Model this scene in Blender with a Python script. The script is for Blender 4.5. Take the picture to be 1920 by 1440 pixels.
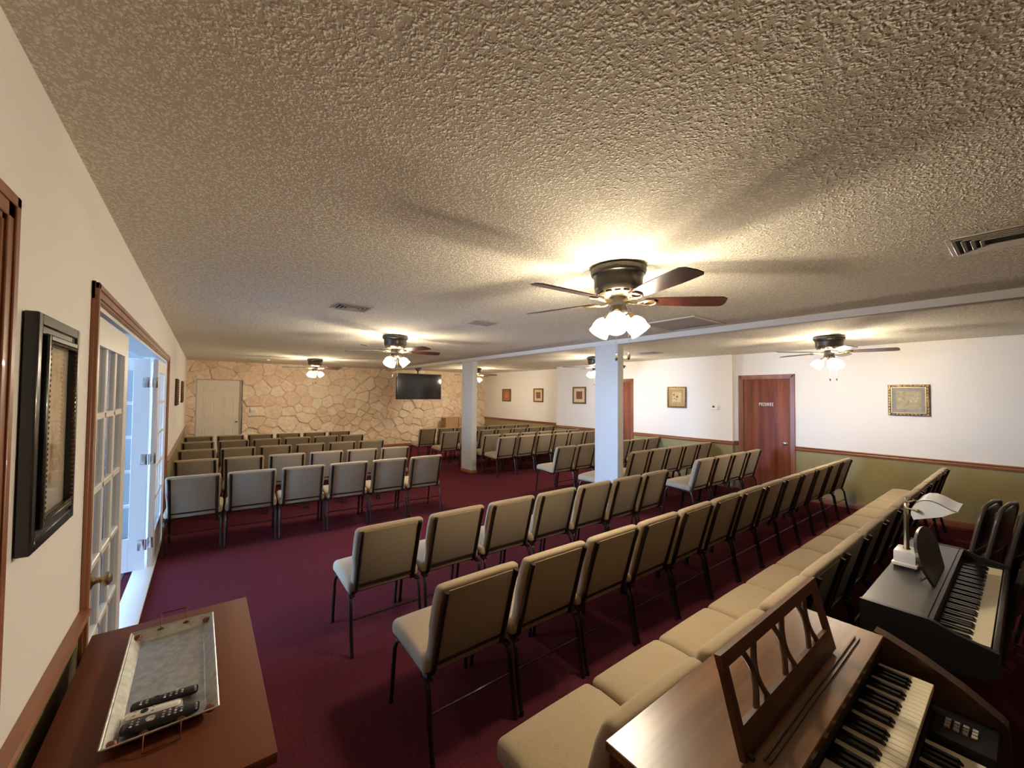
import bpy, bmesh, math, random
from mathutils import Vector, Matrix, noise
import numpy as np
random.seed(7)
PI = math.pi
scn = bpy.context.scene
for o in list(bpy.data.objects): bpy.data.objects.remove(o)
COL = scn.collection

# ------------------------------------------------------------------ camera
CAMZ = 1.69
def make_camera():
    f, yaw, pitch, roll = 747.7, .6571, .0274, .0087
    fw = Vector((math.sin(yaw)*math.cos(pitch), math.cos(yaw)*math.cos(pitch), math.sin(pitch)))
    r = Vector((math.cos(yaw), -math.sin(yaw), 0)); u = r.cross(fw)
    r2 = r*math.cos(roll)+u*math.sin(roll); u2 = -r*math.sin(roll)+u*math.cos(roll)
    cd = bpy.data.cameras.new('camera'); cam = bpy.data.objects.new('camera', cd); COL.objects.link(cam)
    m = Matrix((r2, u2, -fw)).transposed().to_4x4(); m.translation = Vector((0, 0, CAMZ))
    cam.matrix_world = m
    cd.sensor_width = 36; cd.lens = f/1920*36; cd.clip_start = .02; cd.clip_end = 200
    scn.camera = cam
make_camera()

# ------------------------------------------------------------------ view, world, daylight
scn.view_settings.view_transform = 'Standard'
scn.view_settings.look = 'None'
scn.view_settings.gamma = 1
scn.view_settings.use_curve_mapping = False
scn.view_settings.exposure = 1.42
LAMP_W = 25.5          # each bulb of the ceiling fans
SKY = 22.0             # daylight beyond the french doors
w = bpy.data.worlds.new('world'); scn.world = w; w.use_nodes = True
nt = w.node_tree; nt.nodes.clear()
wo = nt.nodes.new('ShaderNodeOutputWorld'); bg = nt.nodes.new('ShaderNodeBackground')
tc = nt.nodes.new('ShaderNodeTexCoord'); sx = nt.nodes.new('ShaderNodeSeparateXYZ'); cr = nt.nodes.new('ShaderNodeValToRGB')
nt.links.new(tc.outputs['Generated'], sx.inputs[0]); nt.links.new(sx.outputs['Z'], cr.inputs[0])
cr.color_ramp.elements[0].position = 0.0; cr.color_ramp.elements[0].color = (.30, .55, 1.0, 1)
cr.color_ramp.elements[1].position = .6; cr.color_ramp.elements[1].color = (.22, .45, 1.0, 1)
nt.links.new(cr.outputs[0], bg.inputs[0]); bg.inputs[1].default_value = SKY
nt.links.new(bg.outputs[0], wo.inputs[0])
pl = bpy.data.lights.new('daylight_portal', 'AREA'); pl.shape = 'RECTANGLE'; pl.size = 3.9; pl.size_y = 2.05
pl.cycles.is_portal = True
po = bpy.data.objects.new('daylight_portal', pl); COL.objects.link(po)
po.matrix_world = Matrix(((0, 0, -1, -.52), (1, 0, 0, 4.22), (0, 1, 0, 1.03), (0, 0, 0, 1)))
# orientation: portal emits along local -Z, which is world +X here

# ------------------------------------------------------------------ materials
def mat(name, col, rough=.6, metal=0, bump=None, var=None, emit=None, spec=None, coat=0, sheen=0):
    """bump=(scale, strength, distance, detail) ; var=(scale(x,y,z), colour2, ramp lo, hi)"""
    m = bpy.data.materials.new(name); m.use_nodes = True; n = m.node_tree; b = n.nodes['Principled BSDF']
    b.inputs['Base Color'].default_value = (*col, 1); b.inputs['Roughness'].default_value = rough; b.inputs['Metallic'].default_value = metal
    if spec is not None: b.inputs['Specular IOR Level'].default_value = spec
    b.inputs['Coat Weight'].default_value = coat; b.inputs['Sheen Weight'].default_value = sheen
    t = None
    if bump or var:
        t = n.nodes.new('ShaderNodeTexCoord')
    if var:
        sc, c2, lo, hi = var
        mp = n.nodes.new('ShaderNodeMapping'); mp.inputs['Scale'].default_value = sc
        nz = n.nodes.new('ShaderNodeTexNoise'); nz.inputs['Scale'].default_value = 1; nz.inputs['Detail'].default_value = 5; nz.inputs['Roughness'].default_value = .6
        rp = n.nodes.new('ShaderNodeValToRGB')
        rp.color_ramp.elements[0].position = lo; rp.color_ramp.elements[1].position = hi
        rp.color_ramp.elements[0].color = (*col, 1); rp.color_ramp.elements[1].color = (*c2, 1)
        n.links.new(t.outputs['Object'], mp.inputs[0]); n.links.new(mp.outputs[0], nz.inputs['Vector'])
        n.links.new(nz.outputs['Fac'], rp.inputs[0]); n.links.new(rp.outputs[0], b.inputs['Base Color'])
    if bump:
        sc, st, di, de = bump
        nz = n.nodes.new('ShaderNodeTexNoise'); nz.inputs['Scale'].default_value = sc; nz.inputs['Detail'].default_value = de
        bp = n.nodes.new('ShaderNodeBump'); bp.inputs['Strength'].default_value = st; bp.inputs['Distance'].default_value = di
        n.links.new(t.outputs['Object'], nz.inputs['Vector']); n.links.new(nz.outputs['Fac'], bp.inputs['Height']); n.links.new(bp.outputs[0], b.inputs['Normal'])
    if emit:
        b.inputs['Emission Color'].default_value = (*emit[0], 1); b.inputs['Emission Strength'].default_value = emit[1]
    return m

def popcorn():
    m = bpy.data.materials.new('popcorn_ceiling'); m.use_nodes = True; n = m.node_tree; b = n.nodes['Principled BSDF']; L = n.links.new
    b.inputs['Roughness'].default_value = .95; b.inputs['Specular IOR Level'].default_value = .1
    t = n.nodes.new('ShaderNodeTexCoord')
    n2 = n.nodes.new('ShaderNodeTexNoise'); n2.inputs['Scale'].default_value = 40; n2.inputs['Detail'].default_value = 2
    wm = n.nodes.new('ShaderNodeMixRGB'); wm.blend_type = 'ADD'; wm.inputs[0].default_value = .022
    L(t.outputs['Object'], wm.inputs[1]); L(t.outputs['Object'], n2.inputs['Vector']); L(n2.outputs['Color'], wm.inputs[2])
    vo = n.nodes.new('ShaderNodeTexVoronoi'); vo.inputs['Scale'].default_value = 82; L(wm.outputs[0], vo.inputs['Vector'])
    v2 = n.nodes.new('ShaderNodeTexVoronoi'); v2.inputs['Scale'].default_value = 150; L(wm.outputs[0], v2.inputs['Vector'])
    nz = n.nodes.new('ShaderNodeTexNoise'); nz.inputs['Scale'].default_value = 46; nz.inputs['Detail'].default_value = 3; L(t.outputs['Object'], nz.inputs['Vector'])
    r1 = n.nodes.new('ShaderNodeMapRange'); r1.interpolation_type = 'SMOOTHSTEP'; r1.inputs[1].default_value = .62; r1.inputs[2].default_value = .10; L(vo.outputs['Distance'], r1.inputs[0])
    r2 = n.nodes.new('ShaderNodeMapRange'); r2.interpolation_type = 'SMOOTHSTEP'; r2.inputs[1].default_value = .6; r2.inputs[2].default_value = .1; r2.inputs[4].default_value = .45; L(v2.outputs['Distance'], r2.inputs[0])
    r3 = n.nodes.new('ShaderNodeMapRange'); r3.inputs[1].default_value = .36; r3.inputs[2].default_value = .60; L(nz.outputs['Fac'], r3.inputs[0])
    a1 = n.nodes.new('ShaderNodeMath'); a1.operation = 'ADD'; L(r1.outputs[0], a1.inputs[0]); L(r2.outputs[0], a1.inputs[1])
    a2 = n.nodes.new('ShaderNodeMath'); a2.operation = 'MULTIPLY'; L(a1.outputs[0], a2.inputs[0]); L(r3.outputs[0], a2.inputs[1])
    bp = n.nodes.new('ShaderNodeBump'); bp.inputs['Strength'].default_value = .8; bp.inputs['Distance'].default_value = .0075
    L(a2.outputs[0], bp.inputs['Height']); L(bp.outputs[0], b.inputs['Normal'])
    # shade in the pits between granules is painted as a browner base colour
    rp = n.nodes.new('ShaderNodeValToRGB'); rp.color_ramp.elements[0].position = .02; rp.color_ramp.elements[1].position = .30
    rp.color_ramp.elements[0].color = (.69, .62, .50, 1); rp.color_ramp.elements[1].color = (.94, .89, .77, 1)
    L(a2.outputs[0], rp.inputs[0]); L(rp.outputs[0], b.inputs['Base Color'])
    return m

def wood(name, c1, c2, axis='y', rough=.38, scale=5, coat=0.15):
    """grain runs along the given axis"""
    s = {'x': (scale*.12, scale*2.2, scale*2.2), 'y': (scale*2.2, scale*.12, scale*2.2), 'z': (scale*2.2, scale*2.2, scale*.12)}[axis]
    m = mat(name, c1, rough, var=(s, c2, .38, .66), coat=coat)
    return m

def fabric(name, c1, c2):
    m = mat(name, c1, .95, var=((420, 420, 420), c2, .35, .65), bump=(550, .35, .002, 2), spec=.15, sheen=.15)
    return m

M = {}
M['wall'] = mat('white_wall_paint', (.80, .755, .70), .75, bump=(55, .22, .006, 4), spec=.25)
M['olive'] = mat('olive_wall_paint', (.30, .255, .125), .7, bump=(55, .22, .006, 4), var=((1.5, 1.5, 1.5), (.25, .205, .095), .4, .7), spec=.25)
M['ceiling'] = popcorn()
M['beam'] = mat('beam_paint', (.62, .575, .52), .8, bump=(60, .2, .004, 3))
M['post'] = mat('post_paint', (.54, .53, .50), .55, bump=(40, .06, .003, 3))
M['carpet'] = mat('burgundy_carpet', (.078, .014, .018), .98, var=((90, 90, 90), (.125, .026, .034), .35, .7), bump=(330, .6, .006, 3), spec=.03)
M['trim'] = wood('oak_trim', (.24, .085, .032), (.34, .14, .06), 'y')
M['trimx'] = wood('oak_trim_across', (.24, .085, .032), (.34, .14, .06), 'x')
M['trimz'] = wood('oak_trim_upright', (.22, .075, .03), (.33, .13, .055), 'z')
M['doorwood'] = wood('cherry_door_veneer', (.135, .032, .015), (.25, .075, .036), 'z', .5, 4, 0)
M['doorwood'].node_tree.nodes['Principled BSDF'].inputs['Specular IOR Level'].default_value = .25
M['whitedoor'] = mat('white_gloss_paint', (.78, .75, .69), .35)
M['creamdoor'] = mat('cream_door_paint', (.80, .71, .59), .5)
M['greyframe'] = mat('grey_door_jamb', (.42, .38, .34), .6)
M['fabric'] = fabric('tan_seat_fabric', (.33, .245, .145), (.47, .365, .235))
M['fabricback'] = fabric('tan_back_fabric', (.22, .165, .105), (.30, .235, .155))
M['metal'] = mat('dark_bronze_tube', (.045, .032, .026), .30, .75, bump=(300, .1, .001, 2))
M['tv'] = mat('black_tv_glass', (.008, .007, .007), .12)
M['blackplastic'] = mat('black_plastic', (.012, .011, .012), .4)
M['bronze'] = mat('dark_fan_bronze', (.055, .045, .035), .34, .55)
M['brass'] = mat('antique_brass', (.42, .34, .20), .32, 1)
M['bladewood'] = wood('dark_cherry_blade', (.020, .007, .005), (.048, .014, .009), 'x', .3, 6, .25)
M['pinebox'] = mat('tan_cardboard', (.42, .27, .13), .8, var=((3, 3, 12), (.36, .22, .10), .4, .6))
M['gold'] = mat('dull_gold_leaf', (.055, .028, .010), .35, .6, var=((45, 45, 45), (.34, .19, .055), .48, .66))
M['goldlite'] = mat('bright_gold_leaf', (.50, .34, .14), .35, .6)
M['darkgold'] = mat('dark_bronze_gilt', (.10, .055, .02), .45, .4)
M['blackframe'] = mat('black_lacquer_frame', (.012, .011, .011), .28, coat=.3)
M['vent'] = mat('vent_enamel', (.58, .52, .44), .4)
M['ventdark'] = mat('vent_shadow_duct', (.02, .017, .014), .9)
M['grille'] = mat('grey_return_grille', (.36, .33, .28), .6)
M['white'] = mat('white_plastic', (.80, .78, .72), .4)
M['lcd'] = mat('dark_lcd', (.05, .06, .05), .2)
M['chrome'] = mat('brushed_steel', (.75, .72, .66), .22, 1)
M['galv'] = mat('galvanised_steel', (.42, .42, .38), .36, .85, var=((40, 40, 40), (.60, .61, .56), .35, .65), bump=(90, .12, .002, 3))
M['copper'] = mat('dark_copper_wire', (.20, .06, .04), .35, .8)
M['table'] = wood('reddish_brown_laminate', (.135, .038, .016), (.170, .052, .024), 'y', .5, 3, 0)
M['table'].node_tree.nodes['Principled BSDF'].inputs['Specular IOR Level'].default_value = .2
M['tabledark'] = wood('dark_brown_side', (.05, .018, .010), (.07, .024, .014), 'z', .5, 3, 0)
M['organ'] = wood('walnut_organ_case', (.120, .052, .021), (.235, .112, .050), 'x', .27, 4.5, 0)
M['organdark'] = wood('dark_walnut', (.055, .023, .010), (.10, .044, .019), 'x', .3, 4, .3)
M['pianoblack'] = mat('satin_charcoal_case', (.035, .030, .029), .33, bump=(500, .05, .001, 2))
M['pianoside'] = mat('black_piano_side', (.010, .009, .011), .45)
M['ivory'] = mat('ivory_key', (.80, .70, .50), .35)
M['ebony'] = mat('black_key_plastic', (.007, .006, .007), .18)
M['felt'] = mat('dark_felt', (.02, .012, .012), .95)
M['marble'] = mat('white_marble', (.78, .76, .74), .25, var=((14, 14, 14), (.50, .47, .45), .58, .75))
M['milk'] = mat('milk_glass', (.86, .85, .80), .12, coat=.3, var=((10, 10, 10), (.66, .62, .52), .58, .8))
M['brownmetal'] = mat('taupe_metal_tube', (.095, .078, .066), .32, .3)
M['brownpad'] = mat('dark_brown_vinyl', (.045, .034, .027), .35)
M['tancloth'] = mat('faded_tan_cushion', (.42, .32, .20), .9)
M['stone_pic'] = mat('grey_mat_board', (.44, .38, .35), .8)
M['concrete'] = mat('dark_paving', (.16, .16, .155), .9)
def glass(name, tint=(1, 1, 1)):
    m = bpy.data.materials.new(name); m.use_nodes = True; n = m.node_tree; n.nodes.clear()
    o = n.nodes.new('ShaderNodeOutputMaterial'); mx = n.nodes.new('ShaderNodeMixShader'); tr = n.nodes.new('ShaderNodeBsdfTransparent'); gl = n.nodes.new('ShaderNodeBsdfGlossy')
    fr = n.nodes.new('ShaderNodeFresnel'); fr.inputs[0].default_value = 1.45; gl.inputs['Roughness'].default_value = .03; tr.inputs[0].default_value = (*tint, 1)
    ge = n.nodes.new('ShaderNodeNewGeometry'); mm = n.nodes.new('ShaderNodeMath'); mm.operation = 'MULTIPLY'; iv = n.nodes.new('ShaderNodeMath'); iv.operation = 'SUBTRACT'; iv.inputs[0].default_value = 1
    n.links.new(ge.outputs['Backfacing'], iv.inputs[1]); n.links.new(iv.outputs[0], mm.inputs[0]); n.links.new(fr.outputs[0], mm.inputs[1])
    n.links.new(mm.outputs[0], mx.inputs[0]); n.links.new(tr.outputs[0], mx.inputs[1]); n.links.new(gl.outputs[0], mx.inputs[2]); n.links.new(mx.outputs[0], o.inputs[0])
    return m
M['pane'] = glass('door_glass', (.93, .95, .96))
def shade_mat():
    m = bpy.data.materials.new('lit_frosted_glass'); m.use_nodes = True; n = m.node_tree; n.nodes.clear()
    o = n.nodes.new('ShaderNodeOutputMaterial'); ad = n.nodes.new('ShaderNodeAddShader'); tr = n.nodes.new('ShaderNodeBsdfTransparent'); em = n.nodes.new('ShaderNodeEmission')
    tr.inputs[0].default_value = (.76, .74, .70, 1); em.inputs[0].default_value = (1, .86, .60, 1); em.inputs[1].default_value = 1.6
    n.links.new(tr.outputs[0], ad.inputs[0]); n.links.new(em.outputs[0], ad.inputs[1]); n.links.new(ad.outputs[0], o.inputs[0])
    return m
M['shade'] = shade_mat()
M['bulb'] = mat('lit_bulb', (1, .9, .7), .5, emit=((1, .84, .56), 9))

# ------------------------------------------------------------------ mesh helpers
def BM(): return bmesh.new()
def box(bm, x0, x1, y0, y1, z0, z1, bev=0, seg=2, mi=0):
    r = bmesh.ops.create_cube(bm, size=1)
    vs = r['verts']
    for v in vs:
        v.co = Vector(((x0+x1)/2+v.co.x*(x1-x0), (y0+y1)/2+v.co.y*(y1-y0), (z0+z1)/2+v.co.z*(z1-z0)))
    fs = list({f for v in vs for f in v.link_faces})
    for f in fs: f.material_index = mi
    if bev:
        es = list({e for v in vs for e in v.link_edges})
        rr = bmesh.ops.bevel(bm, geom=es, offset=bev, segments=seg, affect='EDGES', profile=.5)
        return rr['verts']
    return vs
def tube(bm, pts, r, seg=8, flat=1.0, cap=True, mi=0):
    """sweep a circle (or ellipse) along a polyline; r may be a list"""
    P = [Vector(p) for p in pts]; n = len(P); rings = []
    up = None
    for i in range(n):
        t = (P[min(i+1, n-1)]-P[max(i-1, 0)]).normalized()
        if up is None:
            up = Vector((0, 0, 1)) if abs(t.z) < .9 else Vector((1, 0, 0))
        a = (up-t*up.dot(t)).normalized(); b = t.cross(a); up = a
        rr = r[i] if isinstance(r, (list, tuple)) else r
        rings.append([bm.verts.new(P[i]+a*math.cos(2*PI*k/seg)*rr+b*math.sin(2*PI*k/seg)*rr*flat) for k in range(seg)])
    for i in range(n-1):
        for k in range(seg):
            f = bm.faces.new((rings[i][k], rings[i][(k+1) % seg], rings[i+1][(k+1) % seg], rings[i+1][k])); f.material_index = mi
    if cap:
        bm.faces.new(rings[0][::-1]).material_index = mi; bm.faces.new(rings[-1]).material_index = mi
    return [v for q in rings for v in q]
def lathe(bm, prof, seg=24, c=(0, 0, 0), m=None, closed=True):
    """prof: list of (r, z)"""
    rings = []
    for r, z in prof:
        ring = []
        for k in range(seg):
            p = Vector((r*math.cos(2*PI*k/seg), r*math.sin(2*PI*k/seg), z))
            if m: p = m @ p
            ring.append(bm.verts.new(p+Vector(c)))
        rings.append(ring)
    for i in range(len(prof)-1):
        for k in range(seg):
            bm.faces.new((rings[i][k], rings[i][(k+1) % seg], rings[i+1][(k+1) % seg], rings[i+1][k]))
    if closed:
        bm.faces.new(rings[0][::-1]); bm.faces.new(rings[-1])
    return rings
def ball(bm, c, r, seg=10, sc=(1, 1, 1)):
    rr = bmesh.ops.create_uvsphere(bm, u_segments=seg, v_segments=max(6, seg//2+2), radius=r)
    for v in rr['verts']: v.co = Vector((v.co.x*sc[0], v.co.y*sc[1], v.co.z*sc[2]))+Vector(c)
def prism(bm, poly, axis, a, b):
    """poly in the two remaining axes; extruded from a to b along axis"""
    def P(u, v, w): return {'x': (w, u, v), 'y': (u, w, v), 'z': (u, v, w)}[axis]
    A = [bm.verts.new(P(u, v, a)) for u, v in poly]; B = [bm.verts.new(P(u, v, b)) for u, v in poly]
    n = len(poly)
    bm.faces.new(A); bm.faces.new(B[::-1])
    for i in range(n): bm.faces.new((A[i], B[i], B[(i+1) % n], A[(i+1) % n]))
def obj(name, bm, m, parent=None, smooth=True, angle=40, **kw):
    bmesh.ops.recalc_face_normals(bm, faces=bm.faces)
    me = bpy.data.meshes.new(name); bm.to_mesh(me); bm.free()
    for mm in (m if isinstance(m, (list, tuple)) else [m]): me.materials.append(mm)
    if smooth:
        me.polygons.foreach_set('use_smooth', [True]*len(me.polygons))
        try: me.set_sharp_from_angle(angle=math.radians(angle))
        except Exception: pass
    o = bpy.data.objects.new(name, me); COL.objects.link(o)
    if parent: o.parent = parent
    for k, v in kw.items(): o[k] = v
    return o
def thing(name, label, cat, loc=(0, 0, 0), rz=0, group=None):
    o = bpy.data.objects.new(name, None); o.empty_display_size = .1; COL.objects.link(o)
    o.location = loc; o.rotation_euler = (0, 0, rz); o['label'] = label; o['category'] = cat
    if group: o['group'] = group
    return o
def tag(o, label, cat, group=None):
    o['label'] = label; o['category'] = cat
    if group: o['group'] = group
    return o
def struct(name, bm, m, parent=None, **kw):
    o = obj(name, bm, m, parent, **kw)
    if parent is None: o['kind'] = 'structure'
    return o
def dup(root, loc=None, rz=None, label=None, group=None):
    r = root.copy(); COL.objects.link(r)
    if loc is not None: r.location = loc
    if rz is not None: r.rotation_euler = (0, 0, rz)
    if label: r['label'] = label
    if group: r['group'] = group
    for ch in list(root.children):
        c = ch.copy(); COL.objects.link(c); c.parent = r
        for g in list(ch.children):
            d = g.copy(); COL.objects.link(d); d.parent = c
    return r

# ------------------------------------------------------------------ room shell
XL, YB, YN = -.35, 12.55, -1.7
XN, XM, XF = 7.89, 7.78, 8.35          # right wall: near, middle and far runs
YJ1, YJ2 = 3.37, 8.05
H = 2.48
RZ = .87                                # top of the chair rail
bm = BM(); box(bm, XL-.2, XF+.2, YN-.2, YB+.4, -.1, 0); struct('floor', bm, M['carpet'], smooth=False)
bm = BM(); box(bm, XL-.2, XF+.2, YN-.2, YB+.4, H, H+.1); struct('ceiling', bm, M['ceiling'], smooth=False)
bm = BM(); box(bm, 4.563, 4.69, YN, YB, 2.415, H+.01, .003); struct('trim_1', bm, M['beam'], label='white boxed ceiling beam')
def wall_piece(bm, x0, x1, y0, y1, z0=0, z1=H):
    """white above the rail, olive below it"""
    if z0 < RZ-.03: box(bm, x0, x1, y0, y1, z0, min(z1, RZ-.03), mi=1)
    if z1 > RZ-.03: box(bm, x0, x1, y0, y1, max(z0, RZ-.03), z1, mi=0)
# left wall with the wide french-door opening and a nearer doorway
DO0, DO1, DOH = 2.25, 6.19, 2.045
DN0, DN1, DNH = .40, 1.285, 2.045
bm = BM()
for a, b, z0 in ((YN, DN0, 0), (DN0, DN1, DNH), (DN1, DO0, 0), (DO0, DO1, DOH), (DO1, YB+.1, 0)):
    wall_piece(bm, XL-.14, XL, a, b, z0, H)
struct('wall_left', bm, [M['wall'], M['olive']], smooth=False)
# right wall in three runs with small jogs
bm = BM()
wall_piece(bm, XN, XN+.14, YN, 2.47); wall_piece(bm, XN, XN+.14, 2.47, 3.245, 2.025); wall_piece(bm, XN, XN+.14, 3.245, YJ1)
wall_piece(bm, XM, XN+.14, YJ1, 5.59); wall_piece(bm, XM, XN+.14, 5.59, 6.36, 2.025); wall_piece(bm, XM, XN+.14, 6.36, YJ2)
wall_piece(bm, XF, XF+.14, YJ2, YB+.1); wall_piece(bm, XN+.14, XF+.14, YJ2-.14, YJ2)
struct('wall_right', bm, [M['wall'], M['olive']], smooth=False)
bm = BM(); box(bm, XL-.14, XF+.14, YN-.14, YN, 0, H); struct('wall_front', bm, mat('dark_bounce_cut', (.085, .045, .022), .6, var=((9, 9, .6), (.12, .065, .032), .4, .6)), smooth=False)  # unseen wall behind the camera, its finish made dark to cut bounced light

# stone back wall: relief mesh of fitted fieldstones round the door
def stone_wall():
    DX0, DX1, DZ = -.165, .80, 2.03
    rnd = np.random.RandomState(11)
    seeds = []; rad = []
    tries = 0
    W0, W1 = XL-.3, XF+.3
    while tries < 14000:
        tries += 1
        x = rnd.uniform(W0, W1); z = rnd.uniform(-.2, H+.2)
        big = .5+.5*noise.noise(Vector((x*.9, z*.9, 3.3)))
        r = .11+.29*big*rnd.uniform(.25, 1.0)
        if z > 1.5: r *= 1.12
        ok = True
        for (a, b), q in zip(seeds, rad):
            if (a-x)**2+((b-z)*1.25)**2 < ((r+q)*.72)**2: ok = False; break
        if ok: seeds.append((x, z)); rad.append(r)
    S = np.array(seeds); Rr = np.array(rad); n = len(S)
    tint = rnd.uniform(0, 1, n); tone = rnd.uniform(0, 1, n); tx = rnd.uniform(-1, 1, n)*.15; tz = rnd.uniform(-1, 1, n)*.12; hh = rnd.uniform(.6, 1.0, n)
    step = .0145
    nx = int((XF-XL)/step)+1; nz = int(H/step)+1
    X, Z = np.meshgrid(np.linspace(XL, XF, nx), np.linspace(0, H, nz))
    wx = np.zeros_like(X); wz = np.zeros_like(X); fine = np.zeros_like(X)
    for j in range(nz):
        for i in range(nx):
            p = Vector((X[j, i], 0, Z[j, i]))
            v = noise.noise_vector(p*3.2)*.055+noise.noise_vector(p*11)*.014
            wx[j, i] = v.x; wz[j, i] = v.z
            fine[j, i] = noise.fractal(p*9, 1.0, 2.0, 4)
    PX = X+wx; PZ = Z+wz
    d1 = np.full(X.shape, 9.); d2 = np.full(X.shape, 9.); id1 = np.zeros(X.shape, int)
    for k in range(n):
        d = np.sqrt((PX-S[k, 0])**2+((PZ-S[k, 1])*1.2)**2)-Rr[k]*.62
        nearer = d < d1
        d2 = np.where(nearer, d1, np.minimum(d2, d)); id1 = np.where(nearer, k, id1); d1 = np.where(nearer, d, d1)
    e = np.clip((d2-d1)/.036, 0, 1); e = 1-(1-e)**2.4
    hgt = e*(.060*hh[id1])+(PX-S[id1, 0])*tx[id1]*e+(PZ-S[id1, 1])*tz[id1]*e-(PZ-S[id1, 1])*.13*e+fine*.008*(0.3+e)
    hgt = np.clip(hgt, -.004, .11)
    inside = (X > DX0) & (X < DX1) & (Z < DZ)
    Y = YB-hgt
    bm = BM(); lay = bm.loops.layers.float_color.new('stone_tint')
    vs = [[bm.verts.new((X[j, i], Y[j, i], Z[j, i])) for i in range(nx)] for j in range(nz)]
    for j in range(nz-1):
        for i in range(nx-1):
            if inside[j, i] and inside[j+1, i+1] and inside[j, i+1]: continue
            f = bm.faces.new((vs[j][i], vs[j][i+1], vs[j+1][i+1], vs[j+1][i])); f.smooth = True
            for l, (a, b) in zip(f.loops, ((j, i), (j, i+1), (j+1, i+1), (j+1, i))):
                k = id1[a, b]; l[lay] = (tint[k], tone[k], e[a, b], 1)
    for v in [v for v in bm.verts if not v.link_faces]: bm.verts.remove(v)
    # solid body behind the relief, with the door recess left open
    for a, b, z0, z1 in ((XL-.14, DX0-.02, 0, H), (DX1+.02, XF+.14, 0, H), (DX0-.02, DX1+.02, DZ+.02, H)):
        r = bmesh.ops.create_cube(bm, size=1)
        for v in r['verts']: v.co = Vector(((a+b)/2+v.co.x*(b-a), YB+.155+v.co.y*.3, (z0+z1)/2+v.co.z*(z1-z0)))
        for f in {f for v in r['verts'] for f in v.link_faces}:
            for l in f.loops: l[lay] = (.5, .5, .2, 1)
    m = bpy.data.materials.new('fieldstone'); m.use_nodes = True; n_ = m.node_tree; b = n_.nodes['Principled BSDF']; b.inputs['Roughness'].default_value = .8; b.inputs['Specular IOR Level'].default_value = .2
    at = n_.nodes.new('ShaderNodeAttribute'); at.attribute_name = 'stone_tint'
    sp = n_.nodes.new('ShaderNodeSeparateColor'); n_.links.new(at.outputs['Color'], sp.inputs[0])
    r1 = n_.nodes.new('ShaderNodeValToRGB'); r1.color_ramp.elements[0].color = (.78, .60, .42, 1); r1.color_ramp.elements[1].color = (.88, .76, .58, 1)
    el = r1.color_ramp.elements.new(.5); el.color = (.86, .67, .50, 1)
    n_.links.new(sp.outputs[0], r1.inputs[0])
    t = n_.nodes.new('ShaderNodeTexCoord'); nz_ = n_.nodes.new('ShaderNodeTexNoise'); nz_.inputs['Scale'].default_value = 7; nz_.inputs['Detail'].default_value = 6; nz_.inputs['Distortion'].default_value = 1.5
    r2 = n_.nodes.new('ShaderNodeValToRGB'); r2.color_ramp.elements[0].position = .36; r2.color_ramp.elements[0].color = (.55, .40, .27, 1); r2.color_ramp.elements[1].position = .6; r2.color_ramp.elements[1].color = (1, 1, 1, 1)
    n_.links.new(t.outputs['Object'], nz_.inputs['Vector']); n_.links.new(nz_.outputs['Fac'], r2.inputs[0])
    mx = n_.nodes.new('ShaderNodeMixRGB'); mx.blend_type = 'MULTIPLY'; mx.inputs[0].default_value = .28
    n_.links.new(r1.outputs[0], mx.inputs[1]); n_.links.new(r2.outputs[0], mx.inputs[2])
    # mortar painted dark brown, standing in for the shaded gaps between stones
    m2 = n_.nodes.new('ShaderNodeMixRGB'); n_.links.new(mx.outputs[0], m2.inputs[2]); m2.inputs[1].default_value = (.25, .17, .10, 1)
    mr = n_.nodes.new('ShaderNodeMapRange'); mr.inputs[1].default_value = .0; mr.inputs[2].default_value = .5
    n_.links.new(sp.outputs[2], mr.inputs[0]); n_.links.new(mr.outputs[0], m2.inputs[0]); n_.links.new(m2.outputs[0], b.inputs['Base Color'])
    bp = n_.nodes.new('ShaderNodeBump'); bp.inputs['Strength'].default_value = .5; bp.inputs['Distance'].default_value = .008
    n3 = n_.nodes.new('ShaderNodeTexNoise'); n3.inputs['Scale'].default_value = 35; n3.inputs['Detail'].default_value = 5
    n_.links.new(t.outputs['Object'], n3.inputs['Vector']); n_.links.new(n3.outputs['Fac'], bp.inputs['Height']); n_.links.new(bp.outputs[0], b.inputs['Normal'])
    me = bpy.data.meshes.new('wall_back'); bmesh.ops.recalc_face_normals(bm, faces=bm.faces); bm.to_mesh(me); bm.free(); me.materials.append(m)
    o = bpy.data.objects.new('wall_back', me); COL.objects.link(o); o['kind'] = 'structure'
stone_wall()

# two square posts carrying the beam
def post(name, x0, x1, y0, y1, label):
    t = thing(name, label, 'post', ((x0+x1)/2, (y0+y1)/2, 0))
    hx, hy = (x1-x0)/2, (y1-y0)/2
    bm = BM(); box(bm, -hx, hx, -hy, hy, 0.001, 2.415, .004); obj('shaft', bm, M['post'], t)
    bm = BM()
    for a, b, c, d in ((-hx-.012, hx+.012, -hy-.012, -hy-.001), (-hx-.012, hx+.012, hy+.001, hy+.012), (-hx-.012, -hx-.001, -hy, hy), (hx+.001, hx+.012, -hy, hy)):
        box(bm, a, b, c, d, 0.001, .07, .002)
    obj('base_trim', bm, M['trimx'], t)
    return t
post('support_post', 4.563, 4.69, 3.50, 3.91, 'white square post standing nearest, blue lit on its left face')
post('support_post', 4.563, 4.69, 7.316, 7.744, 'white square post farther back, in the open aisle near the television')

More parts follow.
